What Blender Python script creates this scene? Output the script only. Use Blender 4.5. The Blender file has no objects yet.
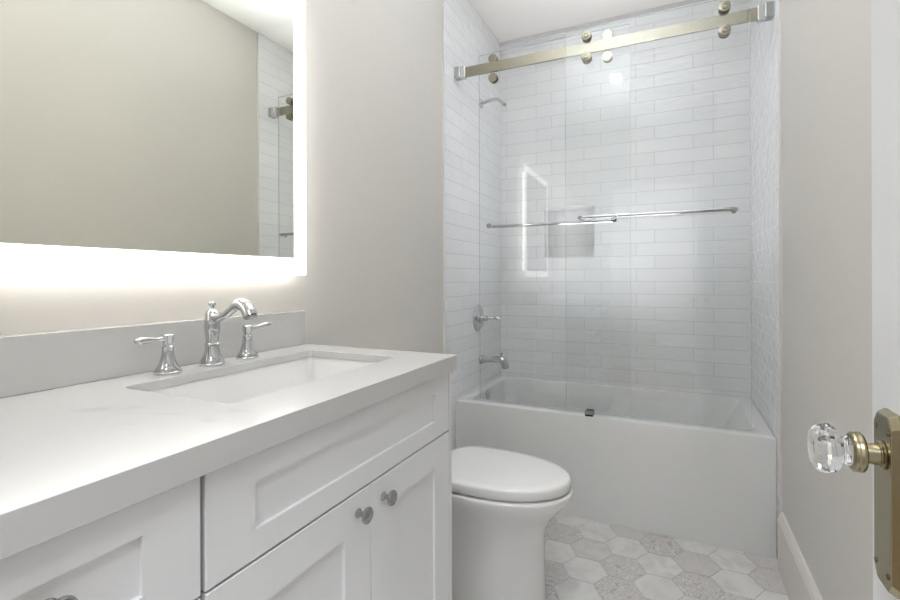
import bpy, bmesh, math, random
from mathutils import Vector, Matrix
R = math.radians
PI = math.pi
S = bpy.context.scene
COL = S.collection

# ------------------------------------------------------------------ camera
cam_d = bpy.data.cameras.new('camera')
cam = bpy.data.objects.new('camera', cam_d)
COL.objects.link(cam)
cam_d.sensor_width = 36.0
cam_d.lens = 471.0 * 36 / 900
cam_d.shift_x = -5.23 / 900
cam_d.shift_y = -21.3 / 900
cam_d.clip_start = 0.02
cam.matrix_world = (Matrix.Translation((1.1337, 0.0, 1.2075)) @
                    Matrix.Rotation(R(25.087), 4, 'Z') @ Matrix.Rotation(R(90), 4, 'X') @
                    Matrix.Rotation(R(-0.1746), 4, 'Z'))
S.camera = cam

# ------------------------------------------------------------------ world, lights, exposure
w = bpy.data.worlds.new('world')
S.world = w
w.use_nodes = True
w.node_tree.nodes['Background'].inputs[0].default_value = (0.9, 0.95, 1.0, 1)
w.node_tree.nodes['Background'].inputs[1].default_value = 0.3

def area(name, loc, rot, sx, sy, power, color):
    l = bpy.data.lights.new(name, 'AREA')
    l.shape = 'RECTANGLE'; l.size = sx; l.size_y = sy
    l.energy = power; l.color = color
    o = bpy.data.objects.new(name, l); COL.objects.link(o)
    o.location = loc; o.rotation_euler = rot
    return o
area('hall_fill', (1.0, -0.95, 2.86), (0, 0, 0), 1.2, 0.9, 38, (0.86, 0.92, 1.0))  # added fill for soft frontal light through the doorway, not a known fixture
bf = area('bounce_fill', (0.78, 1.25, 1.28), (R(180), 0, 0), 0.4, 1.9, 14.5, (0.84, 0.92, 1.0))  # added up-facing fill, evens out the room by way of the ceiling
bf.data.spread = R(62)
bf = area('bounce_fill_tub', (0.76, 2.80, 0.55), (R(180), 0, 0), 0.8, 0.30, 2.7, (0.93, 0.945, 1.0))  # second added fill, unseen above the tub floor, lifts shower ceiling and tile
bf.data.spread = R(82)
DOWN_POWER = 1.6
MIRROR_BORDER = 2.3
MIRROR_STRIP = 4.6

S.view_settings.view_transform = 'Standard'
S.view_settings.look = 'None'
S.view_settings.gamma = 1
S.view_settings.use_curve_mapping = False
S.view_settings.exposure = 0.76

# ------------------------------------------------------------------ materials
def srgb(r, g, b):
    f = lambda c: (c / 255 / 12.92) if c / 255 <= 0.04045 else ((c / 255 + 0.055) / 1.055) ** 2.4
    return (f(r), f(g), f(b), 1)

def mat(name, col, rough=0.5, metal=0.0, spec=0.5, coat=0.0, coat_rough=0.05):
    m = bpy.data.materials.new(name); m.use_nodes = True
    b = m.node_tree.nodes['Principled BSDF']
    b.inputs['Base Color'].default_value = col
    b.inputs['Roughness'].default_value = rough
    b.inputs['Metallic'].default_value = metal
    b.inputs['Specular IOR Level'].default_value = spec
    b.inputs['Coat Weight'].default_value = coat
    b.inputs['Coat Roughness'].default_value = coat_rough
    return m

def N(m): return m.node_tree.nodes
def L(m, a, b): m.node_tree.links.new(a, b)

def add_bump(m, scale, strength, dist=0.002, detail=3):
    n = N(m)
    tc = n.new('ShaderNodeTexCoord'); no = n.new('ShaderNodeTexNoise'); bu = n.new('ShaderNodeBump')
    no.inputs['Scale'].default_value = scale; no.inputs['Detail'].default_value = detail
    bu.inputs['Strength'].default_value = strength; bu.inputs['Distance'].default_value = dist
    L(m, tc.outputs['Object'], no.inputs['Vector'])
    L(m, no.outputs['Fac'], bu.inputs['Height'])
    L(m, bu.outputs['Normal'], n['Principled BSDF'].inputs['Normal'])
    return no

def vein(m, c1, c2, scale, lo, hi, distortion=1.5, detail=6):
    """marble-like veining between two colours"""
    n = N(m)
    tc = n.new('ShaderNodeTexCoord'); no = n.new('ShaderNodeTexNoise'); cr = n.new('ShaderNodeValToRGB')
    no.inputs['Scale'].default_value = scale; no.inputs['Detail'].default_value = detail
    no.inputs['Distortion'].default_value = distortion
    cr.color_ramp.elements[0].position = lo; cr.color_ramp.elements[0].color = c1
    cr.color_ramp.elements[1].position = hi; cr.color_ramp.elements[1].color = c2
    L(m, tc.outputs['Object'], no.inputs['Vector'])
    L(m, no.outputs['Fac'], cr.inputs['Fac'])
    L(m, cr.outputs['Color'], n['Principled BSDF'].inputs['Base Color'])

M = {}
M['paint'] = mat('beige_wall_paint', srgb(215, 211, 205), 0.75, spec=0.3); add_bump(M['paint'], 260, 0.08, 0.001)
M['ceiling'] = mat('ceiling_paint', srgb(234, 230, 225), 0.85, spec=0.2); add_bump(M['ceiling'], 180, 0.08, 0.001)
M['white_paint'] = mat('white_trim_paint', srgb(226, 226, 227), 0.35)
M['baseboard'] = mat('baseboard_paint', srgb(221, 216, 210), 0.4)
M['cabinet'] = mat('cabinet_paint', srgb(233, 233, 233), 0.42, spec=0.4)
M['gap'] = mat('cabinet_gap', srgb(120, 120, 120), 0.8)
M['quartz'] = mat('quartz', srgb(203, 202, 200), 0.16, spec=0.5)
vein(M['quartz'], srgb(203, 202, 200), srgb(184, 184, 185), 3.2, 0.60, 0.74, 1.0)
M['porcelain'] = mat('porcelain', srgb(232, 231, 229), 0.08, coat=0.5)
M['acrylic'] = mat('tub_acrylic', srgb(226, 226, 225), 0.16, coat=0.3)
M['chrome'] = mat('polished_chrome', (0.58, 0.59, 0.60, 1), 0.05, 1.0)
M['nickel'] = mat('polished_nickel', (0.36, 0.34, 0.275, 1), 0.27, 1.0)
M['steel'] = mat('satin_steel', (0.40, 0.40, 0.40, 1), 0.22, 1.0)
M['brass'] = mat('antique_brass', (0.38, 0.335, 0.22, 1), 0.24, 1.0); add_bump(M['brass'], 40, 0.05, 0.001)
M['screw'] = mat('dark_screw', (0.14, 0.11, 0.07, 1), 0.4, 1.0)
M['rubber'] = mat('dark_rubber', (0.03, 0.03, 0.03, 1), 0.6)
M['seal'] = mat('clear_seal', srgb(190, 196, 196), 0.4)
M['grout_metal'] = mat('tile_edge_trim', srgb(224, 222, 218), 0.35)
M['mirror'] = mat('mirror_silver', (0.86, 0.86, 0.79, 1), 0.015, 1.0)
M['hall_floor'] = mat('hall_wood_floor', srgb(150, 130, 108), 0.4)

def emit(name, col, st):
    m = bpy.data.materials.new(name); m.use_nodes = True
    b = N(m)['Principled BSDF']
    b.inputs['Base Color'].default_value = (0.4, 0.4, 0.4, 1)
    b.inputs['Emission Color'].default_value = col
    b.inputs['Emission Strength'].default_value = st
    return m
M['border'] = emit('lit_frosted_border', (1.0, 0.985, 0.955, 1), MIRROR_BORDER)
M['strip'] = emit('led_strip', (1.0, 0.95, 0.86, 1), MIRROR_STRIP)
M['down'] = emit('downlight_lens', (1.0, 0.96, 0.90, 1), 40)

def glass_sheet(name, tint):
    """clear sheet glass: transparent with a Fresnel reflection at each face"""
    m = bpy.data.materials.new(name); m.use_nodes = True
    n = N(m); n.clear()
    o = n.new('ShaderNodeOutputMaterial'); mx = n.new('ShaderNodeMixShader')
    t = n.new('ShaderNodeBsdfTransparent'); g = n.new('ShaderNodeBsdfGlossy'); 
    geo = n.new('ShaderNodeNewGeometry'); dt = n.new('ShaderNodeVectorMath'); dt.operation = 'DOT_PRODUCT'
    L(m, geo.outputs['Incoming'], dt.inputs[0]); L(m, geo.outputs['Normal'], dt.inputs[1])
    ab = n.new('ShaderNodeMath'); ab.operation = 'ABSOLUTE'; L(m, dt.outputs['Value'], ab.inputs[0])
    om = n.new('ShaderNodeMath'); om.operation = 'SUBTRACT'; om.inputs[0].default_value = 1.0; L(m, ab.outputs[0], om.inputs[1])
    pw = n.new('ShaderNodeMath'); pw.operation = 'POWER'; pw.inputs[1].default_value = 5.0; L(m, om.outputs[0], pw.inputs[0])
    f = n.new('ShaderNodeMath'); f.operation = 'MULTIPLY_ADD'; f.inputs[1].default_value = 0.96; f.inputs[2].default_value = 0.04
    L(m, pw.outputs[0], f.inputs[0])
    t.inputs[0].default_value = tint
    g.inputs['Roughness'].default_value = 0.0
    L(m, f.outputs[0], mx.inputs[0]); L(m, t.outputs[0], mx.inputs[1]); L(m, g.outputs[0], mx.inputs[2])
    L(m, mx.outputs[0], o.inputs['Surface'])
    return m
M['glass'] = glass_sheet('shower_glass', (0.990, 0.995, 0.994, 1))
M['glass_edge'] = mat('glass_edge', srgb(178, 190, 188), 0.2)
m = bpy.data.materials.new('crystal'); m.use_nodes = True
b = N(m)['Principled BSDF']
b.inputs['Transmission Weight'].default_value = 1.0
b.inputs['Roughness'].default_value = 0.0
b.inputs['IOR'].default_value = 1.46
b.inputs['Base Color'].default_value = (0.98, 0.98, 0.98, 1)
M['crystal'] = m

def tile_material():
    """glossy hand-made white subway tile, 3 x 12, laid in third bond"""
    m = mat('white_subway_tile', srgb(228, 229, 230), 0.04)
    n = N(m); P = n['Principled BSDF']
    tc = n.new('ShaderNodeTexCoord'); sp = n.new('ShaderNodeSeparateXYZ'); geo = n.new('ShaderNodeNewGeometry')
    sn = n.new('ShaderNodeSeparateXYZ'); ab = n.new('ShaderNodeMath'); ab.operation = 'ABSOLUTE'
    gt = n.new('ShaderNodeMath'); gt.operation = 'GREATER_THAN'; gt.inputs[1].default_value = 0.5
    mx = n.new('ShaderNodeMix'); mx.data_type = 'FLOAT'
    L(m, tc.outputs['Object'], sp.inputs[0]); L(m, geo.outputs['True Normal'], sn.inputs[0])
    L(m, sn.outputs['X'], ab.inputs[0]); L(m, ab.outputs[0], gt.inputs[0])
    L(m, gt.outputs[0], mx.inputs[0]); L(m, sp.outputs['X'], mx.inputs[2]); L(m, sp.outputs['Y'], mx.inputs[3])
    cb = n.new('ShaderNodeCombineXYZ')
    ax = n.new('ShaderNodeMath'); ax.operation = 'ADD'; ax.inputs[1].default_value = 5 * 0.324 * 2 - 1.013 - 0.002 + 0.108 * 0
    az = n.new('ShaderNodeMath'); az.operation = 'ADD'; az.inputs[1].default_value = 0.081 * 40 - 1.997
    L(m, mx.outputs[0], ax.inputs[0]); L(m, sp.outputs['Z'], az.inputs[0])
    L(m, ax.outputs[0], cb.inputs[0]); L(m, az.outputs[0], cb.inputs[1])
    br = n.new('ShaderNodeTexBrick')
    br.offset = 0.333; br.offset_frequency = 2; br.squash = 1.0
    br.inputs['Scale'].default_value = 1.0
    br.inputs['Brick Width'].default_value = 0.324; br.inputs['Row Height'].default_value = 0.081
    br.inputs['Mortar Size'].default_value = 0.0013; br.inputs['Mortar Smooth'].default_value = 0.3
    br.inputs['Bias'].default_value = 0.0
    br.inputs['Color1'].default_value = srgb(236, 237, 238); br.inputs['Color2'].default_value = srgb(241, 242, 243)
    br.inputs['Mortar'].default_value = srgb(196, 196, 197)
    L(m, cb.outputs[0], br.inputs['Vector'])
    L(m, br.outputs['Color'], P.inputs['Base Color'])
    rr = n.new('ShaderNodeMapRange'); rr.inputs[3].default_value = 0.035; rr.inputs[4].default_value = 0.8
    L(m, br.outputs['Fac'], rr.inputs[0]); L(m, rr.outputs[0], P.inputs['Roughness'])
    # grout groove + slow waviness of the glaze
    b1 = n.new('ShaderNodeBump'); b1.invert = True
    b1.inputs['Strength'].default_value = 0.6; b1.inputs['Distance'].default_value = 0.0015
    L(m, br.outputs['Fac'], b1.inputs['Height'])
    mp = n.new('ShaderNodeMapping'); mp.inputs['Scale'].default_value = (1, 1, 2.6)
    no = n.new('ShaderNodeTexNoise'); no.inputs['Scale'].default_value = 13; no.inputs['Detail'].default_value = 1.5
    L(m, tc.outputs['Object'], mp.inputs[0]); L(m, mp.outputs[0], no.inputs['Vector'])
    b2 = n.new('ShaderNodeBump'); b2.inputs['Strength'].default_value = 0.62; b2.inputs['Distance'].default_value = 0.0055
    L(m, no.outputs['Fac'], b2.inputs['Height']); L(m, b1.outputs['Normal'], b2.inputs['Normal'])
    L(m, b2.outputs['Normal'], P.inputs['Normal'])
    return m
M['tile'] = tile_material()

# floor tile materials
M['grout'] = mat('floor_grout', srgb(190, 188, 186), 0.8)
M['marble'] = mat('marble_tile', srgb(218, 214, 211), 0.35)
vein(M['marble'], srgb(222, 219, 216), srgb(206, 202, 200), 7, 0.42, 0.68, 1.6)
M['marble_grey'] = mat('grey_marble_tile', srgb(204, 201, 199), 0.4)
vein(M['marble_grey'], srgb(208, 204, 201), srgb(196, 192, 190), 9, 0.4, 0.65, 1.6)
def patterned(name, base, line, kind):
    m = mat(name, base, 0.45); n = N(m)
    tc = n.new('ShaderNodeTexCoord')
    cr = n.new('ShaderNodeValToRGB'); cr.color_ramp.interpolation = 'EASE'
    t = n.new('ShaderNodeTexNoise'); t.inputs['Scale'].default_value = 17 if kind == 'scroll' else 24
    t.inputs['Detail'].default_value = 0.6; t.inputs['Distortion'].default_value = 1.3
    wv = n.new('ShaderNodeMath'); wv.operation = 'PINGPONG'; wv.inputs[1].default_value = 0.045
    L(m, tc.outputs['Object'], t.inputs['Vector']); L(m, t.outputs['Fac'], wv.inputs[0])
    cr.color_ramp.elements[0].position = 0.010; cr.color_ramp.elements[0].color = line
    cr.color_ramp.elements[1].position = 0.026; cr.color_ramp.elements[1].color = base
    L(m, wv.outputs[0], cr.inputs['Fac'])
    L(m, cr.outputs['Color'], n['Principled BSDF'].inputs['Base Color'])
    return m
M['scroll'] = patterned('scroll_tile', srgb(212, 208, 205), srgb(182, 177, 174), 'scroll')
M['dots'] = patterned('dotted_tile', srgb(209, 205, 202), srgb(194, 189, 186), 'dots')

# ------------------------------------------------------------------ helpers
def link(name, bm, m, parent=None, smooth=False, angle=35, bevel=0, seg=2):
    """mesh object; vertices are given in world space and moved to the origin of the thing"""
    org = Vector((0, 0, 0))
    if parent:
        p = parent
        while p:
            org += p.location; p = p.parent
        bmesh.ops.translate(bm, verts=bm.verts, vec=-org)
    else:
        xs = [v.co for v in bm.verts]
        org = Vector((sum(c.x for c in xs) / len(xs), sum(c.y for c in xs) / len(xs), min(c.z for c in xs)))
        if m == 'KEEP' or getattr(m, 'name', '').startswith(('white_subway', 'marble')):
            org = Vector((0, 0, 0))
        bmesh.ops.translate(bm, verts=bm.verts, vec=-org)
    bmesh.ops.recalc_face_normals(bm, faces=bm.faces)
    me = bpy.data.meshes.new(name); bm.to_mesh(me); bm.free()
    ms = m if isinstance(m, (list, tuple)) else [m]
    for q in ms: me.materials.append(q)
    if smooth:
        me.shade_smooth()
        try: me.set_sharp_from_angle(angle=R(angle))
        except Exception: pass
    o = bpy.data.objects.new(name, me); COL.objects.link(o)
    if parent: o.parent = parent
    else: o.location = org
    if bevel:
        b = o.modifiers.new('bevel', 'BEVEL'); b.width = bevel; b.segments = seg
        b.limit_method = 'ANGLE'; b.angle_limit = R(40)
        b.harden_normals = False
    return o

def thing(name, loc, label, cat, group=None):
    o = bpy.data.objects.new(name, None); COL.objects.link(o); o.empty_display_size = 0.05
    o.location = loc; o['label'] = label; o['category'] = cat
    if group: o['group'] = group
    return o
def tag(o, label, cat, group=None):
    o['label'] = label; o['category'] = cat
    if group: o['group'] = group
    return o
def struct(name, bm, m, **k):
    o = link(name, bm, m, **k); o['kind'] = 'structure'; return o

def box(bm, x0, x1, y0, y1, z0, z1, mi=0):
    v = [bm.verts.new(p) for p in ((x0, y0, z0), (x1, y0, z0), (x1, y1, z0), (x0, y1, z0),
                                   (x0, y0, z1), (x1, y0, z1), (x1, y1, z1), (x0, y1, z1))]
    for f in ((0, 3, 2, 1), (4, 5, 6, 7), (0, 1, 5, 4), (1, 2, 6, 5), (2, 3, 7, 6), (3, 0, 4, 7)):
        bm.faces.new([v[i] for i in f]).material_index = mi
    return bm
def BX(*a): return box(bmesh.new(), *a)

def frame_of(axis):
    z = Vector(axis).normalized()
    x = z.orthogonal().normalized(); y = z.cross(x)
    return x, y, z
def lathe(bm, prof, origin=(0, 0, 0), axis=(0, 0, 1), n=32, flat=None):
    """prof: list of (r, h) along the axis"""
    x, y, z = frame_of(axis); o = Vector(origin); rings = []
    for r, h in prof:
        if r < 1e-6: rings.append([bm.verts.new(o + z * h)])
        else: rings.append([bm.verts.new(o + z * h + (x * math.cos(2 * PI * i / n) + y * math.sin(2 * PI * i / n)) * r) for i in range(n)])
    for a, c in zip(rings, rings[1:]):
        for i in range(n):
            j = (i + 1) % n
            if len(a) == 1 and len(c) == 1: continue
            if len(a) == 1: bm.faces.new((a[0], c[i], c[j]))
            elif len(c) == 1: bm.faces.new((a[i], a[j], c[0]))
            else: bm.faces.new((a[i], a[j], c[j], c[i]))
    if len(rings[0]) > 1: bm.faces.new(rings[0])
    if len(rings[-1]) > 1: bm.faces.new(rings[-1])
    return bm
def catmull(pts, k=6):
    P = [pts[0]] + list(pts) + [pts[-1]]; out = []
    for i in range(1, len(P) - 2):
        for s in range(k):
            t = s / k; q = []
            for a, b_, c, d in zip(P[i - 1], P[i], P[i + 1], P[i + 2]):
                q.append(0.5 * (2 * b_ + (c - a) * t + (2 * a - 5 * b_ + 4 * c - d) * t * t + (3 * b_ - a - 3 * c + d) * t ** 3))
            out.append(tuple(q))
    out.append(tuple(pts[-1])); return out
def tube(bm, pts, n=16, k=6, squash=None):
    """pts: (x, y, z, r) smoothed; closed ends"""
    if k: pts = catmull(pts, k)
    C = [Vector(p[:3]) for p in pts]; rings = []
    T = [(C[min(i + 1, len(C) - 1)] - C[max(i - 1, 0)]).normalized() for i in range(len(C))]
    x = T[0].orthogonal().normalized()
    for i, (c, t) in enumerate(zip(C, T)):
        x = (x - t * x.dot(t)).normalized(); y = t.cross(x); r = max(pts[i][3], 1e-4)
        rings.append([bm.verts.new(c + (x * math.cos(2 * PI * a / n) + y * math.sin(2 * PI * a / n)) * r) for a in range(n)])
    for a, c in zip(rings, rings[1:]):
        for i in range(n):
            j = (i + 1) % n; bm.faces.new((a[i], a[j], c[j], c[i]))
    bm.faces.new(rings[0]); bm.faces.new(rings[-1])
    return bm
def prism(bm, pts, d):
    """pts: 3D polygon, d: extrusion vector"""
    a = [bm.verts.new(p) for p in pts]; c = [bm.verts.new(Vector(p) + Vector(d)) for p in pts]
    bm.faces.new(a); bm.faces.new(c)
    for i in range(len(a)):
        j = (i + 1) % len(a); bm.faces.new((a[i], a[j], c[j], c[i]))
    return bm
def rrect(x0, x1, y0, y1, r, k=6):
    out = []
    for cx, cy, a0 in ((x1 - r, y1 - r, 0), (x0 + r, y1 - r, 90), (x0 + r, y0 + r, 180), (x1 - r, y0 + r, 270)):
        for i in range(k + 1):
            a = R(a0 + 90 * i / k); out.append((cx + r * math.cos(a), cy + r * math.sin(a)))
    return out
def loft(bm, loops, cap0=True, cap1=True):
    rings = [[bm.verts.new(p) for p in lp] for lp in loops]
    n = len(rings[0])
    for a, c in zip(rings, rings[1:]):
        for i in range(n):
            j = (i + 1) % n; bm.faces.new((a[i], a[j], c[j], c[i]))
    if cap0: bm.faces.new(rings[0])
    if cap1: bm.faces.new(rings[-1])
    return bm

# ------------------------------------------------------------------ room shell
W, T, B, H = 1.524, 2.418, 3.200, 2.894           # tub alcove width, apron plane, back wall, ceiling
XL, XR = -0.010, 1.534                            # painted wall planes
YN0, YN1 = -0.17, -0.05                           # doorway wall
TL, TR = 2.290, 2.349                             # where the tile begins left and right

# floor: grout bed with hexagonal tiles
fl = bmesh.new()
box(fl, XL - 0.12, XR + 0.12, YN0, B + 0.1, -0.10, -0.0015, 0)
a = 0.0935; px, py = 1.5 * a, a * math.sqrt(3)
cx0, cy0 = 0.789, 1.995
kinds = {}
# columns/rows read off the photograph: s scroll, d dots, g grey, m plain marble
seen = {(-1, -2): 's', (-1, -1): 's', (-1, 0): 'm', (-1, 1): 's', (-1, 2): 'm', (0, -1): 'm', (0, 0): 'm', (0, 1): 'g', (0, 2): 'm', (0, 3): 'm',
        (1, -1): 's', (1, 0): 's', (1, 1): 'm', (1, 2): 'd', (2, 0): 'm', (2, 1): 'm', (2, 2): 's', (2, 3): 's', (3, 0): 's', (3, 1): 'd', (3, 2): 'm',
        (4, 0): 's', (4, 1): 'm', (4, 2): 'm', (4, 3): 'm', (5, 0): 'm', (5, 1): 'd', (5, 2): 'd', (-2, 2): 's', (-2, 3): 'm'}
rng = random.Random(4)
hexes = bmesh.new()
for i in range(-7, 8):
    for j in range(-14, 9):
        cx = cx0 + px * i; cy = cy0 + py * (j - (0.5 if i % 2 else 0)) + (py if i % 2 else 0)
        k = seen.get((i, j)) or rng.choice('mmmsdsg')
        mi = {'m': 0, 's': 1, 'd': 2, 'g': 3}[k]
        rr = a - 0.0022
        lo = [hexes.verts.new((cx + rr * math.cos(R(60 * q)), cy + rr * math.sin(R(60 * q)), 0)) for q in range(6)]
        f = hexes.faces.new(lo); f.material_index = mi
for co, no in (((XL, 0, 0), (-1, 0, 0)), ((XR, 0, 0), (1, 0, 0)), ((0, YN0, 0), (0, -1, 0)), ((0, B, 0), (0, 1, 0))):
    bmesh.ops.bisect_plane(hexes, geom=hexes.verts[:] + hexes.edges[:] + hexes.faces[:], plane_co=co, plane_no=no, clear_outer=True)
base_faces = [[(v.co.x, v.co.y) for v in f.verts] + [f.material_index] for f in hexes.faces]
hexes.free()
for bf in base_faces:
    mi = bf[-1] + 1; pts = bf[:-1]
    top = [fl.verts.new((x, y, 0.0)) for x, y in pts]; bot = [fl.verts.new((x, y, -0.002)) for x, y in pts]
    fl.faces.new(top).material_index = mi
    for i in range(len(pts)):
        j = (i + 1) % len(pts); fl.faces.new((top[i], bot[i], bot[j], top[j])).material_index = mi
floor = struct('floor', fl, [M['grout'], M['marble'], M['scroll'], M['dots'], M['marble_grey']])

struct('ceiling', BX(XL - 0.12, XR + 0.12, YN0, B + 0.12, H, H + 0.1), M['ceiling'])
struct('wall_left', BX(XL - 0.12, XL, YN0, B + 0.12, 0, H), M['paint'])
struct('wall_right', BX(XR, XR + 0.12, YN0, B + 0.12, 0, H), M['paint'])
# wall with the doorway behind the camera
DX0, DX1, DZ = 0.60, 1.365, 2.12
nw = bmesh.new()
box(nw, XL, DX0, YN0, YN1, 0, H); box(nw, DX1 + 0.012, XR, YN0, YN1, 0, H); box(nw, DX0, DX1 + 0.012, YN0, YN1, DZ, H)
struct('wall_near', nw, M['paint'])
# tiled shower walls
def keep(name, bm, m, **k):
    o = struct(name, bm, m, **k); return o
keep('wall_shower_left', BX(XL, 0.0, TL, B, 0, H), M['tile'])
keep('wall_shower_right', BX(W, XR, TR, B, 0, H), M['tile'])
NX0, NX1, NZ0, NZ1, ND = 0.315, 0.650, 1.352, 1.690, 0.10
bw = bmesh.new()
box(bw, 0, NX0, B, B + 0.12, 0, H); box(bw, NX1, W, B, B + 0.12, 0, H)
box(bw, NX0, NX1, B, B + 0.12, 0, NZ0); box(bw, NX0, NX1, B, B + 0.12, NZ1, H)
box(bw, NX0, NX1, B + ND, B + 0.12, NZ0, NZ1)
keep('wall_shower_back', bw, M['tile'])
struct('trim_1', BX(XL, 0.001, TL - 0.004, TL, 0, H), M['grout_metal'])
struct('trim_2', BX(W - 0.001, XR, TR - 0.004, TR, 0, H), M['grout_metal'])
# slim bead between tile and ceiling on the back wall
bd = BX(0, W, B - 0.012, B, H - 0.03, H)
struct('trim_3', bd, M['white_paint'])

# baseboard on the right wall with a moulded top
prof = [(0, 0), (0.019, 0), (0.019, 0.205), (0.016, 0.211), (0.016, 0.217), (0.011, 0.226), (0.008, 0.234), (0, 0.235)]
bb = bmesh.new(); prism(bb, [(XR - p, TR - 0.004, z) for p, z in prof], (0, YN1 - TR + 0.004, 0))
struct('baseboard_right', bb, M['baseboard'])
bb = bmesh.new(); prism(bb, [(XL + p, TL - 0.004, z) for p, z in prof], (0, 1.215 - TL, 0))
struct('baseboard_left', bb, M['white_paint'])

# hall outside the doorway
struct('wall_hall_far', BX(-1.0, 2.6, -2.1, -2.0, 0, H), M['paint'])
struct('wall_hall_left', BX(-1.1, -1.0, -2.1, YN0, 0, H), M['paint'])
struct('wall_hall_right', BX(2.6, 2.7, -2.1, YN0, 0, H), M['paint'])
hn = bmesh.new(); box(hn, -1.0, XL - 0.12, YN0, YN1, 0, H); box(hn, XR + 0.12, 2.6, YN0, YN1, 0, H)
struct('wall_hall_near', hn, M['paint'])
struct('floor_hall', BX(-1.1, 2.7, -2.1, YN0, -0.1, 0), M['hall_floor'])
struct('ceiling_hall', BX(-1.1, 2.7, -2.1, YN0, H, H + 0.1), M['ceiling'])

# ------------------------------------------------------------------ door, opened against the right side
DX, DY0, DY1 = 1.334, -0.045, 0.680
door = bpy.data.objects.new('door_1', None); COL.objects.link(door); door.location = (DX, DY0, 0.01)
door['kind'] = 'structure'
dz0, dz1 = 0.012, 2.09
def slab(bm, x0, x1):
    st = 0.115
    box(bm, x0, x1, DY0, DY0 + st, dz0, dz1); box(bm, x0, x1, DY1 - st, DY1, dz0, dz1)
    for z0, z1 in ((dz0, 0.22), (1.05, 1.19), (dz1 - 0.125, dz1)): box(bm, x0, x1, DY0 + st, DY1 - st, z0, z1)
    for z0, z1 in ((0.22, 1.05), (1.19, dz1 - 0.125)): box(bm, x0 + 0.010, x1 - 0.010, DY0 + st, DY1 - st, z0, z1)
sb = bmesh.new(); slab(sb, DX, DX + 0.035)
link('door_slab', sb, M['white_paint'], door)
KY, KZ = 0.618, 1.027
PX = DX - 0.010
# backplate: bevelled, corners clipped
def plate_loop(x, ins):
    y0, y1, z0, z1, c = 0.597 + ins, 0.6440 - ins, 0.893 + ins, 1.069 - ins, 0.0085
    return [(x, y0 + c, z0), (x, y1 - c, z0), (x, y1, z0 + c * 1.3), (x, y1, z1 - c * 1.3), (x, y1 - c, z1), (x, y0 + c, z1), (x, y0, z1 - c * 1.3), (x, y0, z0 + c * 1.3)]
pb = loft(bmesh.new(), [plate_loop(DX, -0.002), plate_loop(DX - 0.003, -0.002), plate_loop(PX, 0.0015), plate_loop(PX, 0.003)])
bp = link('backplate', pb, M['brass'], door, bevel=0.0008)
bp['label'] = 'antique brass backplate'
for y, z in ((0.6375, 1.052), (0.6055, 1.052), (0.6375, 0.910), (0.6055, 0.910)):
    link('screw', lathe(bmesh.new(), [(0.0028, 0), (0.0026, 0.0008), (0.0, 0.0013)], (PX, y, z), (-1, 0, 0), 16), M['screw'], bp, smooth=True)
def door_knob(x, sgn, name='door_knob'):
    kb = lathe(bmesh.new(), [(0.0135, 0), (0.0142, 0.0008), (0.0142, 0.0022), (0.0125, 0.0034), (0.0125, 0.0040), (0.0106, 0.0044), (0.0104, 0.0150), (0.0120, 0.0158), (0.0185, 0.0162),
                             (0.0202, 0.0178), (0.0204, 0.0200), (0.0196, 0.0216), (0.0198, 0.0228), (0.0198, 0.0252), (0.0180, 0.0268), (0.0165, 0.0270), (0.0, 0.0270)], (x, KY, KZ), (sgn, 0, 0), 40)
    k = link(name, kb, M['brass'], door, smooth=True, angle=50); k['label'] = 'brass shank and collar of crystal knob'
    cb = lathe(bmesh.new(), [(0.0, 0.0273), (0.0160, 0.0273), (0.0160, 0.0290), (0.0138, 0.0325), (0.0142, 0.0345), (0.0215, 0.0385), (0.0268, 0.0440),
                             (0.0272, 0.0480), (0.0240, 0.0550), (0.0170, 0.0600), (0.0, 0.0606)], (x, KY, KZ), (sgn, 0.0, 0), 8)
    c = link('crystal', cb, M['crystal'], k, bevel=0.0012, seg=2); c['label'] = 'faceted clear crystal knob'
door_knob(PX, -1)
door_knob(DX + 0.035, 1)

# ------------------------------------------------------------------ bathtub
bt = thing('bathtub', (W / 2, (T + B) / 2, 0), 'white alcove bathtub with flat apron below the sliding glass shower doors', 'bathtub')
RZ = 0.517
tb = bmesh.new()
x0, x1, y0, y1 = 0.001, W - 0.001, T, B - 0.001
def rl(ix0, ix1, iy0, iy1, r, z, k=8): return [(x, y, z) for x, y in rrect(ix0, ix1, iy0, iy1, r, k)]
ix0, ix1, iy0, iy1 = 0.055, 1.455, 2.512, 3.150
loops = [rl(x0, x1, y0, y1, 0.002, 0.0), rl(x0, x1, y0, y1, 0.002, RZ - 0.010), rl(x0 + 0.001, x1 - 0.001, y0 + 0.003, y1 - 0.001, 0.003, RZ - 0.003),
         rl(x0 + 0.004, x1 - 0.004, y0 + 0.010, y1 - 0.003, 0.006, RZ),
         rl(ix0 - 0.012, ix1 + 0.012, iy0 - 0.012, iy1 + 0.012, 0.075, RZ - 0.001), rl(ix0 - 0.003, ix1 + 0.003, iy0 - 0.003, iy1 + 0.003, 0.07, RZ - 0.006),
         rl(ix0 + 0.002, ix1 - 0.004, iy0 + 0.002, iy1 - 0.002, 0.07, RZ - 0.020),
         rl(ix0 + 0.02, ix1 - 0.11, iy0 + 0.02, iy1 - 0.02, 0.08, RZ - 0.22), rl(ix0 + 0.04, ix1 - 0.20, iy0 + 0.04, iy1 - 0.04, 0.09, RZ - 0.36),
         rl(ix0 + 0.08, ix1 - 0.26, iy0 + 0.08, iy1 - 0.08, 0.09, RZ - 0.40)]
loft(tb, loops, True, True)
link('tub_body', tb, M['acrylic'], bt, smooth=True, angle=30)
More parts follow.
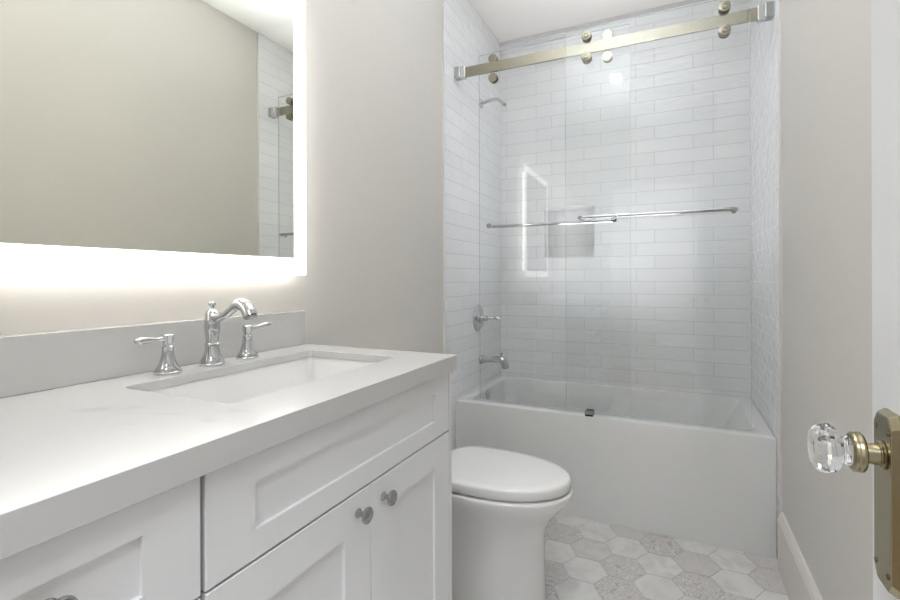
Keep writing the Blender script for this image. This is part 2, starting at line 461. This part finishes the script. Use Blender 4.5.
ov = lathe(bmesh.new(), [(0.031, 0), (0.031, 0.007), (0.026, 0.013), (0.010, 0.016), (0, 0.016)], (ix0 + 0.003, 2.765, 0.478), (1, 0, 0.12), 32)
o = link('overflow_plate', ov, M['chrome'], bt, smooth=True); o['label'] = 'round chrome overflow plate'
link('drain', lathe(bmesh.new(), [(0.035, 0), (0.035, 0.003), (0.025, 0.006), (0, 0.007)], (0.30, 2.83, RZ - 0.40), (0, 0, 1), 24), M['chrome'], bt, smooth=True)

# ------------------------------------------------------------------ shower hardware
rail = thing('shower_door_rail', (W / 2, 2.457, 2.347), 'long flat polished nickel rail running wall to wall above bathtub', 'rail')
RY0, RY1, RZ0, RZ1 = 2.450, 2.463, 2.347, 2.402
link('bar', BX(0.058, 1.466, RY0, RY1, RZ0, RZ1), M['nickel'], rail, bevel=0.0012)
for xa, xb, s in ((0.0, 0.034, 1), (W, W - 0.034, -1)):
    g = BX(min(xa, xb), max(xa, xb), 2.430, 2.478, 2.343, 2.406)
    br = link('wall_bracket', g, M['steel'], rail, bevel=0.003)
    br['label'] = 'satin steel wall bracket'
    c = bmesh.new(); box(c, min(xb, xb + s * 0.026), max(xb, xb + s * 0.026), 2.441, 2.472, 2.340, 2.409)
    link('clamp', c, M['chrome'], br, bevel=0.002)

def glass_panel(xa, xb, ya, label, rollers, front, bar):
    yb = ya + 0.008
    t = thing('sliding_glass_door', ((xa + xb) / 2, ya, 0.530), label, 'shower door', 'sliding glass shower doors')
    z0, z1 = 0.530, 2.467
    g = bmesh.new(); box(g, xa, xb, ya, yb, z0, z1)
    for f in g.faces:
        if abs(f.normal.y) < 0.5 and abs(f.calc_center_median().y - (ya + yb) / 2) < 0.003: f.material_index = 1
    link('glass_pane', g, [M['glass'], M['glass_edge']], t)
    s = -1 if front else 1
    yf = ya if front else yb
    for x in rollers:
        for z in (RZ1 + 0.0258, RZ0 - 0.0258):
            if front:   # wheel between glass and rail, bolt cap on the outside
                r = link('roller', lathe(bmesh.new(), [(0.0, 0), (0.0235, 0), (0.0248, 0.002), (0.0248, 0.004), (0.018, 0.0048), (0.018, 0.017), (0.0248, 0.018), (0.0248, 0.020), (0, 0.020)],
                                         (x, yb + 0.0001, z), (0, 1, 0), 32), M['nickel'], t, smooth=True)
                link('bolt_cap', lathe(bmesh.new(), [(0.0235, 0), (0.0248, 0.0015), (0.0245, 0.005), (0.0195, 0.007), (0.0125, 0.0072), (0.0120, 0.0115), (0.0085, 0.0125), (0.008, 0.0095), (0, 0.0095)],
                                             (x, ya - 0.0003, z), (0, -1, 0), 32), M['nickel'], r, smooth=True)
            else:
                r = link('roller', lathe(bmesh.new(), [(0.0, 0), (0.0245, 0), (0.0255, 0.0015), (0.0255, 0.004), (0.019, 0.005), (0.019, 0.0115), (0.0245, 0.0125), (0.0255, 0.014), (0.0244, 0.0178), (0.0, 0.0182)],
                                         (x, ya - 0.0006, z), (0, -1, 0), 32), M['nickel'], t, smooth=True)
                link('bolt_cap', lathe(bmesh.new(), [(0.0235, 0), (0.0245, 0.005), (0.0195, 0.007), (0.0, 0.0075)], (x, yb + 0.0003, z), (0, 1, 0), 32), M['nickel'], r, smooth=True)
    # towel bar with two posts
    bx0, bx1, bz = bar; yo = yf + s * 0.048
    bb = bmesh.new()
    tube(bb, [(bx0 + 0.012, yf, bz, 0.0090), (bx0 + 0.010, yf + s * 0.020, bz, 0.0090), (bx0 + 0.006, yo - s * 0.008, bz, 0.0090), (bx0 + 0.020, yo, bz, 0.0092),
              (bx0 + 0.06, yo + s * 0.001, bz, 0.0090), ((bx0 + bx1) / 2, yo + s * 0.001, bz, 0.0090), (bx1 - 0.06, yo + s * 0.001, bz, 0.0090), (bx1 - 0.020, yo, bz, 0.0092),
              (bx1 - 0.006, yo - s * 0.008, bz, 0.0090), (bx1 - 0.010, yf + s * 0.020, bz, 0.0090), (bx1 - 0.012, yf, bz, 0.0090)], 16, 6)
    tbar = link('towel_bar', bb, M['chrome'], t, smooth=True, angle=60)
    for x in (bx0 + 0.012, bx1 - 0.012):
        link('mount', lathe(bmesh.new(), [(0.0140, 0), (0.0140, 0.003), (0.0105, 0.005), (0, 0.005)], (x, yf + s * 0.0002, bz), (0, s, 0), 24), M['chrome'], tbar, smooth=True)
    return t
gp1 = glass_panel(0.623, 1.436, 2.4360, 'clear glass sliding door nearest the viewer, on the right, bolt caps showing', (0.729, 1.336), True, (0.694, 1.380, 1.509))
gp2 = glass_panel(0.130, 0.932, 2.4715 + 0.011, 'clear glass sliding door on the left, hung behind the nickel rail', (0.218, 0.826), False, (0.172, 0.866, 1.504))

# the whole rail assembly sits a touch out of square with the room
SKEW = R(0.62)
for o in (rail, gp1, gp2):
    piv = Vector((W, 2.457, 0)); d = o.location - piv
    o.location = piv + Matrix.Rotation(SKEW, 3, 'Z') @ d
    o.rotation_euler = (0, 0, SKEW)

# bottom door guide on the rim
gd = thing('door_guide', (0.738, 2.444, RZ), 'small metal block guiding the glass doors, standing on the bathtub rim', 'door guide')
gb = bmesh.new(); box(gb, 0.718, 0.758, 2.4185, 2.4250, RZ - 0.001, RZ + 0.026); box(gb, 0.718, 0.758, 2.4395, 2.4700, RZ - 0.001, RZ + 0.020)
box(gb, 0.718, 0.758, 2.4185, 2.4700, RZ - 0.001, RZ + 0.008)
link('guide_body', gb, M['steel'], gd, bevel=0.001)
link('slide_pad', BX(0.720, 0.756, 2.4400, 2.4695, RZ + 0.0202, RZ + 0.0245), M['rubber'], gd)

# shower arm
sa = thing('shower_pipe', (0, 2.82, 2.34), 'bare chrome shower arm bending out of the tiled end wall', 'shower pipe')
link('flange', lathe(bmesh.new(), [(0.029, 0), (0.028, 0.004), (0.018, 0.010), (0.010, 0.013), (0, 0.013)], (0, 2.82, 2.335), (1, 0, 0), 32), M['chrome'], sa, smooth=True)
link('arm', tube(bmesh.new(), [(0.004, 2.82, 2.335, 0.0112), (0.05, 2.82, 2.345, 0.0112), (0.095, 2.82, 2.346, 0.0112), (0.125, 2.82, 2.336, 0.0112), (0.158, 2.82, 2.305, 0.0112)], 16, 6), M['chrome'], sa, smooth=True, angle=60)
link('pipe_end', lathe(bmesh.new(), [(0.0100, 0), (0.0100, 0.012), (0.0055, 0.012), (0, 0.008)], (0.156, 2.82, 2.307), (0.72, 0, -0.69), 20), M['steel'], sa, smooth=True)

# valve
VY, VZ = 2.760, 0.958
va = thing('shower_valve', (0, VY, VZ), 'round chrome shower valve with lever on the tiled end wall', 'shower valve')
link('escutcheon', lathe(bmesh.new(), [(0.086, 0), (0.086, 0.003), (0.080, 0.007), (0.055, 0.010), (0.034, 0.013), (0.030, 0.018), (0, 0.018)], (0, VY, VZ), (1, 0, 0), 48), M['chrome'], va, smooth=True)
hb = lathe(bmesh.new(), [(0.026, 0.016), (0.027, 0.024), (0.020, 0.030), (0.017, 0.045), (0.021, 0.052), (0.020, 0.062), (0.012, 0.068), (0, 0.069)], (0, VY, VZ), (1, 0, 0), 32)
lv = link('handle_hub', hb, M['chrome'], va, smooth=True)
link('lever', tube(bmesh.new(), [(0.058, VY, VZ, 0.010), (0.080, VY + 0.002, VZ + 0.002, 0.008), (0.100, VY + 0.006, VZ + 0.003, 0.0085), (0.125, VY + 0.012, VZ + 0.004, 0.0120), (0.140, VY + 0.016, VZ + 0.004, 0.007)], 16, 5), M['chrome'], va, smooth=True, angle=60)

# tub spout
SY = 2.800
sp = thing('tub_spout', (0, SY, 0.70), 'chrome bathtub spout with diverter knob on the tiled end wall', 'tub spout')
spb = tube(bmesh.new(), [(0.0, SY, 0.690, 0.030), (0.012, SY, 0.690, 0.029), (0.020, SY, 0.690, 0.022), (0.06, SY, 0.694, 0.0200), (0.10, SY, 0.699, 0.0190), (0.130, SY, 0.701, 0.0205), (0.148, SY, 0.694, 0.0230),
                          (0.160, SY, 0.676, 0.0230), (0.167, SY, 0.655, 0.0225), (0.170, SY, 0.644, 0.0225)], 24, 5)
link('spout', spb, M['chrome'], sp, smooth=True, angle=60)
link('diverter_knob', lathe(bmesh.new(), [(0.005, 0), (0.005, 0.012), (0.010, 0.014), (0.011, 0.020), (0.006, 0.024), (0, 0.024)], (0.140, SY, 0.718), (0, 0, 1), 20), M['chrome'], sp, smooth=True)

# ------------------------------------------------------------------ toilet
TY = 1.728
to = thing('toilet', (0.40, TY, 0), 'white elongated toilet with closed lid between vanity and bathtub', 'toilet')
def egg(xb, xf, hw, z, n=48, e=2.25, xc=None, sc=1.0):
    """plan outline: rounded back end at xb, elliptical nose at xf"""
    xc = xc if xc is not None else xb + (xf - xb) * 0.46
    out = []
    for i in range(n):
        a = 2 * PI * i / n; c, s = math.cos(a), math.sin(a)
        L_ = (xf - xc) if c > 0 else (xc - xb)
        ee = 2.08 if c > 0 else 3.4
        out.append((xc + L_ * math.copysign(abs(c) ** (2 / ee), c), TY + hw * math.copysign(abs(s) ** (2 / ee), s), z))
    return out
bowl = bmesh.new()
loft(bowl, [egg(0.12, 0.690, 0.128, 0.0, xc=.46), egg(0.12, 0.692, 0.130, 0.02, xc=.46), egg(0.12, 0.688, 0.132, 0.15, xc=.46), egg(0.12, 0.688, 0.136, 0.255, xc=.46),
            egg(0.12, 0.701, 0.146, 0.295, xc=.46), egg(0.12, 0.729, 0.163, 0.335, xc=.46), egg(0.12, 0.763, 0.182, 0.372, xc=.46),
            egg(0.12, 0.786, 0.195, 0.400, xc=.46), egg(0.12, 0.792, 0.199, 0.418, xc=.46), egg(0.12, 0.790, 0.197, 0.426, xc=.46), egg(0.13, 0.780, 0.188, 0.430, xc=.46)])
link('bowl', bowl, M['porcelain'], to, smooth=True, angle=60)
seat = bmesh.new()
loft(seat, [egg(0.285, 0.769, 0.178, 0.430, xc=.47), egg(0.285, 0.769, 0.178, 0.4355, xc=.47)])
link('seat', seat, M['porcelain'], to, smooth=True, angle=50)
lid = bmesh.new()
loft(lid, [egg(0.262, 0.772, 0.183, 0.4365, xc=.47), egg(0.256, 0.782, 0.193, 0.4375, xc=.47), egg(0.255, 0.785, 0.195, 0.442, xc=.47), egg(0.255, 0.785, 0.195, 0.466, xc=.47), egg(0.256, 0.782, 0.193, 0.4715, xc=.47),
           egg(0.260, 0.774, 0.186, 0.4750, xc=.47), egg(0.275, 0.74, 0.160, 0.4768, xc=.47), egg(0.34, 0.60, 0.07, 0.4775, xc=.47)])
link('lid', lid, M['porcelain'], to, smooth=True, angle=70)
for s in (-1, 1):
    link('hinge', lathe(bmesh.new(), [(0.012, 0), (0.012, 0.02), (0.009, 0.024), (0, 0.024)], (0.236, TY + s * 0.075, 0.430), (0, 0, 1), 20), M['porcelain'], to, smooth=True)
tk = bmesh.new()
def tl(ins, z, xf=0.205): return [(x, y, z) for x, y in rrect(0.003 + 0 * ins, xf - ins, TY - 0.215 + ins, TY + 0.215 - ins, 0.03, 5)]
loft(tk, [tl(0.03, 0.40), tl(0.012, 0.46), tl(0.0, 0.60), tl(0.0, 0.775)])
tk2 = link('tank', tk, M['porcelain'], to, smooth=True, angle=40)
tlid = bmesh.new(); loft(tlid, [tl(-0.010, 0.775), tl(-0.012, 0.780), tl(-0.012, 0.800), tl(-0.004, 0.810)])
for v in tlid.verts: v.co.x = max(v.co.x, 0.003)
link('tank_lid', tlid, M['porcelain'], to, smooth=True, angle=40)
link('flush_button', lathe(bmesh.new(), [(0.022, 0), (0.022, 0.004), (0.018, 0.006), (0, 0.006)], (0.10, TY, 0.810), (0, 0, 1), 24), M['chrome'], to, smooth=True)

# ------------------------------------------------------------------ vanity cabinets
FX = 0.556            # front face of doors and drawers
def shaker(name, parent, y0, y1, z0, z1, st, rt, rb=None, th=0.020, rec=0.0075):
    """frame and recessed panel: one slab with a sunken field"""
    rb = rb or rt
    b = bmesh.new(); x0, x1 = FX - th, FX
    o = [(y0, z0), (y1, z0), (y1, z1), (y0, z1)]
    i1 = [(y0 + st, z0 + rb), (y1 - st, z0 + rb), (y1 - st, z1 - rt), (y0 + st, z1 - rt)]
    i2 = [(y0 + st + .003, z0 + rb + .003), (y1 - st - .003, z0 + rb + .003), (y1 - st - .003, z1 - rt - .003), (y0 + st + .003, z1 - rt - .003)]
    loft(b, [[(x0, y, z) for y, z in o], [(x1 - .0012, y, z) for y, z in o],
             [(x1, y + (.0012 if k in (0, 3) else -.0012), z + (.0012 if k < 2 else -.0012)) for k, (y, z) in enumerate(o)],
             [(x1, y, z) for y, z in i1], [(x1 - rec, y, z) for y, z in i1]])
    return link(name, b, M['cabinet'], parent)
def knob(parent, y, z):
    b = lathe(bmesh.new(), [(0.0080, 0), (0.0090, 0.001), (0.0092, 0.003), (0.0060, 0.006), (0.0050, 0.011), (0.0060, 0.016), (0.0115, 0.0195), (0.0155, 0.0215), (0.0165, 0.024), (0.0160, 0.0265),
                            (0.0145, 0.0280), (0.0135, 0.0272), (0.0105, 0.0285), (0.0095, 0.0275), (0.0060, 0.0290), (0, 0.0295)], (FX, y, z), (1, 0, 0), 32)
    k = link('knob', b, M['steel'], parent, smooth=True, angle=25)
    k['label'] = 'small round satin steel knob'
CZ0, CZ1 = 0.105, 0.948
def carcass(parent, y0, y1, back=0.0):
    b = bmesh.new(); xf = FX - 0.0206
    box(b, XL + 0.002, xf, y0, y0 + 0.018, CZ0, CZ1); box(b, XL + 0.002, xf, y1 - 0.018, y1, CZ0, CZ1)
    box(b, XL + 0.002, xf, y0 + 0.018, y1 - 0.018, CZ0, CZ0 + 0.018)
    box(b, XL + 0.002, XL + 0.008, y0 + 0.018, y1 - 0.018, CZ0 + 0.018, CZ1)
    # face frame
    for z0, z1 in ((CZ0 + 0.018, CZ0 + 0.04), (0.758, 0.790), (CZ1 - 0.012, CZ1)): box(b, xf - 0.018, xf, y0 + 0.018, y1 - 0.018, z0, z1)
    c = link('carcass', b, M['cabinet'], parent)
    k = link('toe_kick', BX(XL + 0.002, xf - 0.07, y0, y1, 0.0, CZ0), M['cabinet'], parent)
    return c
SK0, SK1 = 0.433, 1.190
sc = thing('sink_cabinet', (0.28, (SK0 + SK1) / 2, 0), 'white shaker vanity cabinet with wide false drawer over two doors', 'cabinet')
carcass(sc, SK0, SK1)
fz0, fz1 = 0.7835, 0.9445
f = shaker('drawer_front', sc, SK0 + 0.0015, SK1 - 0.001, fz0, fz1, 0.083, 0.043, 0.045)
ym = 0.8165
d1 = shaker('door', sc, SK0 + 0.0015, ym - 0.001, 0.115, 0.7795, 0.085, 0.073)
knob(d1, 0.770, 0.7395)
d2 = shaker('door', sc, ym + 0.001, SK1 - 0.001, 0.115, 0.7795, 0.085, 0.073)
knob(d2, 0.859, 0.7365)
# narrow end panel on the toilet side
link('end_panel', BX(XL + 0.002, FX - 0.001, SK1 + 0.0035, SK1 + 0.0185, 0.0, CZ1), M['cabinet'], sc, bevel=0.001)

DB0, DB1 = 0.0955, 0.4285
dc = thing('drawer_cabinet', (0.28, (DB0 + DB1) / 2, 0), 'white shaker drawer cabinet at near end of the vanity, left of the sink doors', 'cabinet')
carcass(dc, DB0, DB1)
zs = [(fz0, fz1), (0.452, 0.7795), (0.115, 0.448)]
for z0, z1 in zs:
    d = shaker('drawer', dc, DB0 + 0.001, DB1 - 0.0015, z0, z1, 0.076, 0.043, 0.045)
    knob(d, (DB0 + DB1) / 2 - 0.006, (z0 + z1) / 2 + 0.012)
fp = thing('filler_cabinet', (0.28, 0.035, 0), 'plain white filler cabinet closing the vanity to the doorway wall', 'cabinet')
bf = bmesh.new(); box(bf, XL + 0.002, FX - 0.004, YN1 + 0.002, DB0 - 0.002, CZ0, CZ1); box(bf, XL + 0.002, FX - 0.09, YN1 + 0.002, DB0 - 0.002, 0, CZ0)
link('filler_body', bf, M['cabinet'], fp)

# ------------------------------------------------------------------ countertop with undermount sink
CT0, CT1, CXF, CY1 = 0.9495, 0.9922, 0.571, 1.2105
SX0, SX1, SY0, SY1 = 0.127, 0.437, 0.571, 1.108
ct = bmesh.new()
X0, X1, Y0, Y1 = XL + 0.001, CXF, YN1 + 0.001, CY1
HOLE = rrect(SX0, SX1, SY0, SY1, 0.018, 5)
def ring4(z, g=0.0): return [ct.verts.new(p) for p in ((X1 - g, Y1 - g, z), (X0 + g, Y1 - g, z), (X0 + g, Y0 + g, z), (X1 - g, Y0 + g, z))]
def around_hole(vi, vc, k=5):
    n = len(vi)
    for c in range(4):
        for i in range(k): ct.faces.new((vi[c * (k + 1) + i], vi[c * (k + 1) + i + 1], vc[c]))
        nx = (c + 1) % 4
        ct.faces.new((vi[c * (k + 1) + k], vi[(nx * (k + 1)) % n], vc[nx], vc[c]))
ht = [ct.verts.new((x, y, CT1)) for x, y in HOLE]; hb_ = [ct.verts.new((x, y, CT1 - 0.020)) for x, y in HOLE]
R1, R2, R3, R4 = ring4(CT1), ring4(CT0), ring4(CT0, 0.020), ring4(CT1 - 0.020, 0.020)
around_hole(ht, R1); around_hole(hb_, R4)
for A_, B_ in ((ht, hb_), (R1, R2), (R2, R3), (R3, R4)):
    for i in range(len(A_)):
        j = (i + 1) % len(A_); ct.faces.new((A_[i], A_[j], B_[j], B_[i]))
cto = link('countertop', ct, M['quartz'], None, bevel=0.0012, seg=2)
tag(cto, 'white veined quartz countertop on the vanity cabinets, cut out for the sink', 'countertop')
bs = link('backsplash', BX(XL + 0.001, 0.020, YN1 + 0.001, 1.2045, CT1 + 0.0003, 1.1035), M['quartz'], None, bevel=0.0015)
tag(bs, 'low white quartz backsplash strip standing on countertop under the lit mirror', 'backsplash')

sk = thing('sink', ((SX0 + SX1) / 2, (SY0 + SY1) / 2, 0.80), 'rectangular white undermount sink set into the vanity countertop', 'sink')
b = bmesh.new()
def sl(g, z, r=0.02): return [(x, y, z) for x, y in rrect(SX0 - g, SX1 + g, SY0 - g, SY1 + g, r, 6)]
ZT = CT1 - 0.0206
loft(b, [sl(0.018, ZT, 0.03), sl(0.003, ZT, 0.02), sl(0.002, ZT - 0.002, 0.02), sl(-0.006, ZT - 0.07, 0.025), sl(-0.014, ZT - 0.105, 0.03), sl(-0.035, ZT - 0.122, 0.03), sl(-0.10, ZT - 0.128, 0.02),
         ], False, True)
loft(b, [sl(0.018, ZT, 0.03), sl(0.018, ZT - 0.012, 0.03), sl(0.006, ZT - 0.016, 0.025), sl(0.004, ZT - 0.08, 0.03), sl(-0.01, ZT - 0.125, 0.03), sl(-0.05, ZT - 0.140, 0.03)], False, True)
bmesh.ops.remove_doubles(b, verts=b.verts, dist=1e-5)
link('basin', b, M['porcelain'], sk, smooth=True, angle=50)
link('drain', lathe(bmesh.new(), [(0.026, 0), (0.026, 0.002), (0.020, 0.004), (0.014, 0.003), (0, 0.005)], (0.27, 0.836, ZT - 0.1285), (0, 0, 1), 24), M['chrome'], sk, smooth=True)

# ------------------------------------------------------------------ faucet
FXX, FYC = 0.076, 0.8145
fa = thing('faucet', (FXX, FYC, CT1), 'polished chrome widespread faucet with two lever handles behind the sink', 'faucet')
z0 = CT1
body = lathe(bmesh.new(), [(0.0290, 0.0), (0.0298, 0.002), (0.0298, 0.0055), (0.0280, 0.0072), (0.0240, 0.0080), (0.0240, 0.0098), (0.0265, 0.0106), (0.0262, 0.0135), (0.0235, 0.018), (0.0200, 0.0260), (0.0175, 0.036),
                           (0.0158, 0.050), (0.0175, 0.0520), (0.0175, 0.0545), (0.0150, 0.0565), (0.0158, 0.070), (0.0178, 0.088), (0.0185, 0.100), (0.0175, 0.108), (0.0185, 0.111), (0.0185, 0.114),
                           (0.0165, 0.118), (0.0165, 0.128), (0.0130, 0.136), (0.0070, 0.140), (0.0052, 0.143), (0.0050, 0.147), (0.0085, 0.151), (0.0095, 0.156), (0.0070, 0.160), (0, 0.161)], (FXX, FYC, z0), (0, 0, 1), 40)
sb_ = link('spout_body', body, M['chrome'], fa, smooth=True, angle=40)
spt = tube(bmesh.new(), [(FXX + 0.004, FYC, z0 + 0.122, 0.0140), (FXX + 0.022, FYC, z0 + 0.120, 0.0125), (FXX + 0.045, FYC, z0 + 0.126, 0.0105), (FXX + 0.068, FYC, z0 + 0.140, 0.0105), (FXX + 0.086, FYC, z0 + 0.151, 0.0125),
                         (FXX + 0.103, FYC, z0 + 0.155, 0.0145), (FXX + 0.119, FYC, z0 + 0.149, 0.0162), (FXX + 0.129, FYC, z0 + 0.138, 0.0168), (FXX + 0.135, FYC, z0 + 0.127, 0.0172)], 24, 6)
link('spout', spt, M['chrome'], fa, smooth=True, angle=60)
link('aerator', lathe(bmesh.new(), [(0.0140, 0), (0.0135, 0.006), (0, 0.006)], (FXX + 0.1352, FYC, z0 + 0.1275), (0.32, 0, -0.95), 24), M['steel'], sb_, smooth=True)
def handle(y, ang, drop=0.0, k=1.0):
    hb = lathe(bmesh.new(), [(0.0275, 0.0), (0.0285, 0.002), (0.0285, 0.005), (0.0265, 0.0068), (0.0228, 0.0076), (0.0228, 0.0092), (0.0250, 0.0100), (0.0248, 0.0125), (0.0215, 0.0165), (0.0178, 0.0240), (0.0150, 0.034), (0.0125, 0.046),
                             (0.0115, 0.057), (0.0125, 0.059), (0.0125, 0.0615), (0.0090, 0.064), (0.0095, 0.070), (0.0115, 0.074), (0.0120, 0.084), (0.0135, 0.086), (0.0135, 0.0885), (0.0100, 0.091), (0.0, 0.0925)], (FXX, y, z0), (0, 0, 1), 36)
    h = link('handle', hb, M['chrome'], fa, smooth=True, angle=40)
    ux, uy = math.cos(ang), math.sin(ang); zz = z0 + 0.0795
    pts = [(0.004, 0.0075), (0.020, 0.0055), (0.030, 0.0048), (0.042, 0.0062), (0.056, 0.0082), (0.066, 0.0088), (0.073, 0.0078), (0.0765, 0.0050), (0.080, 0.0052), (0.0825, 0.0020)]
    link('lever', tube(bmesh.new(), [(FXX + ux * d * k, y + uy * d * k, zz + d * drop, r) for d, r in pts], 18, 4), M['chrome'], h, smooth=True, angle=60)
handle(0.700, R(-90), 0.03, 0.9)
handle(0.922, R(90), 0.09)

# ------------------------------------------------------------------ lit mirror
MX = 0.040; MY0, MY1, MZ0, MZ1 = 0.350, 1.187, 1.2215, 2.150; BW = 0.0525
mi = thing('led_mirror', (0.02, (MY0 + MY1) / 2, MZ0), 'large rectangular mirror with glowing frosted border hung above the sink', 'mirror')
link('mirror_glass', BX(MX - 0.005, MX, MY0 + BW, MY1 - BW, MZ0 + BW, MZ1 - BW), M['mirror'], mi)
fb = bmesh.new()
for a_ in ((MY0, MY1, MZ0, MZ0 + BW), (MY0, MY1, MZ1 - BW, MZ1), (MY0, MY0 + BW, MZ0 + BW, MZ1 - BW), (MY1 - BW, MY1, MZ0 + BW, MZ1 - BW)):
    box(fb, MX - 0.005, MX, *a_)
o = link('frosted_border', fb, M['border'], mi); o['label'] = 'glowing frosted white border'
link('back_box', BX(XL, MX - 0.0052, MY0 + 0.06, MY1 - 0.06, MZ0 + 0.06, MZ1 - 0.06), M['white_paint'], mi)
st = bmesh.new(); g = 0.052
xs0, xs1 = 0.004, 0.022
box(st, xs0, xs1, MY0 + g, MY1 - g, MZ0 + g, MZ0 + g + 0.006); box(st, xs0, xs1, MY0 + g, MY1 - g, MZ1 - g - 0.006, MZ1 - g)
box(st, xs0, xs1, MY0 + g, MY0 + g + 0.006, MZ0 + g + 0.006, MZ1 - g - 0.006); box(st, xs0, xs1, MY1 - g - 0.006, MY1 - g, MZ0 + g + 0.006, MZ1 - g - 0.006)
link('led_strip', st, M['strip'], mi)

# ------------------------------------------------------------------ recessed ceiling lights
def downlight(x, y, power, label):
    t = thing('recessed_light', (x, y, H), label, 'ceiling light', None)
    link('trim_ring', lathe(bmesh.new(), [(0.044, -0.002), (0.060, -0.002), (0.064, -0.004), (0.062, -0.006), (0.046, -0.007), (0.044, -0.002)], (x, y, H + 0.0015), (0, 0, 1), 40), M['white_paint'], t, smooth=True)
    link('lens', lathe(bmesh.new(), [(0.0435, -0.0035), (0, -0.0035)], (x, y, H + 0.001), (0, 0, 1), 40), M['down'], t)
    l = bpy.data.lights.new('recessed_lamp', 'AREA'); l.shape = 'DISK'; l.size = 0.085; l.energy = power; l.color = (1.0, 0.98, 0.95)
    l.spread = R(150)
    o = bpy.data.objects.new('recessed_lamp', l); COL.objects.link(o); o.parent = t; o.location = (0, 0, -0.012)
downlight(0.72, 0.75, DOWN_POWER, 'small round recessed ceiling light over the open floor beside the vanity')
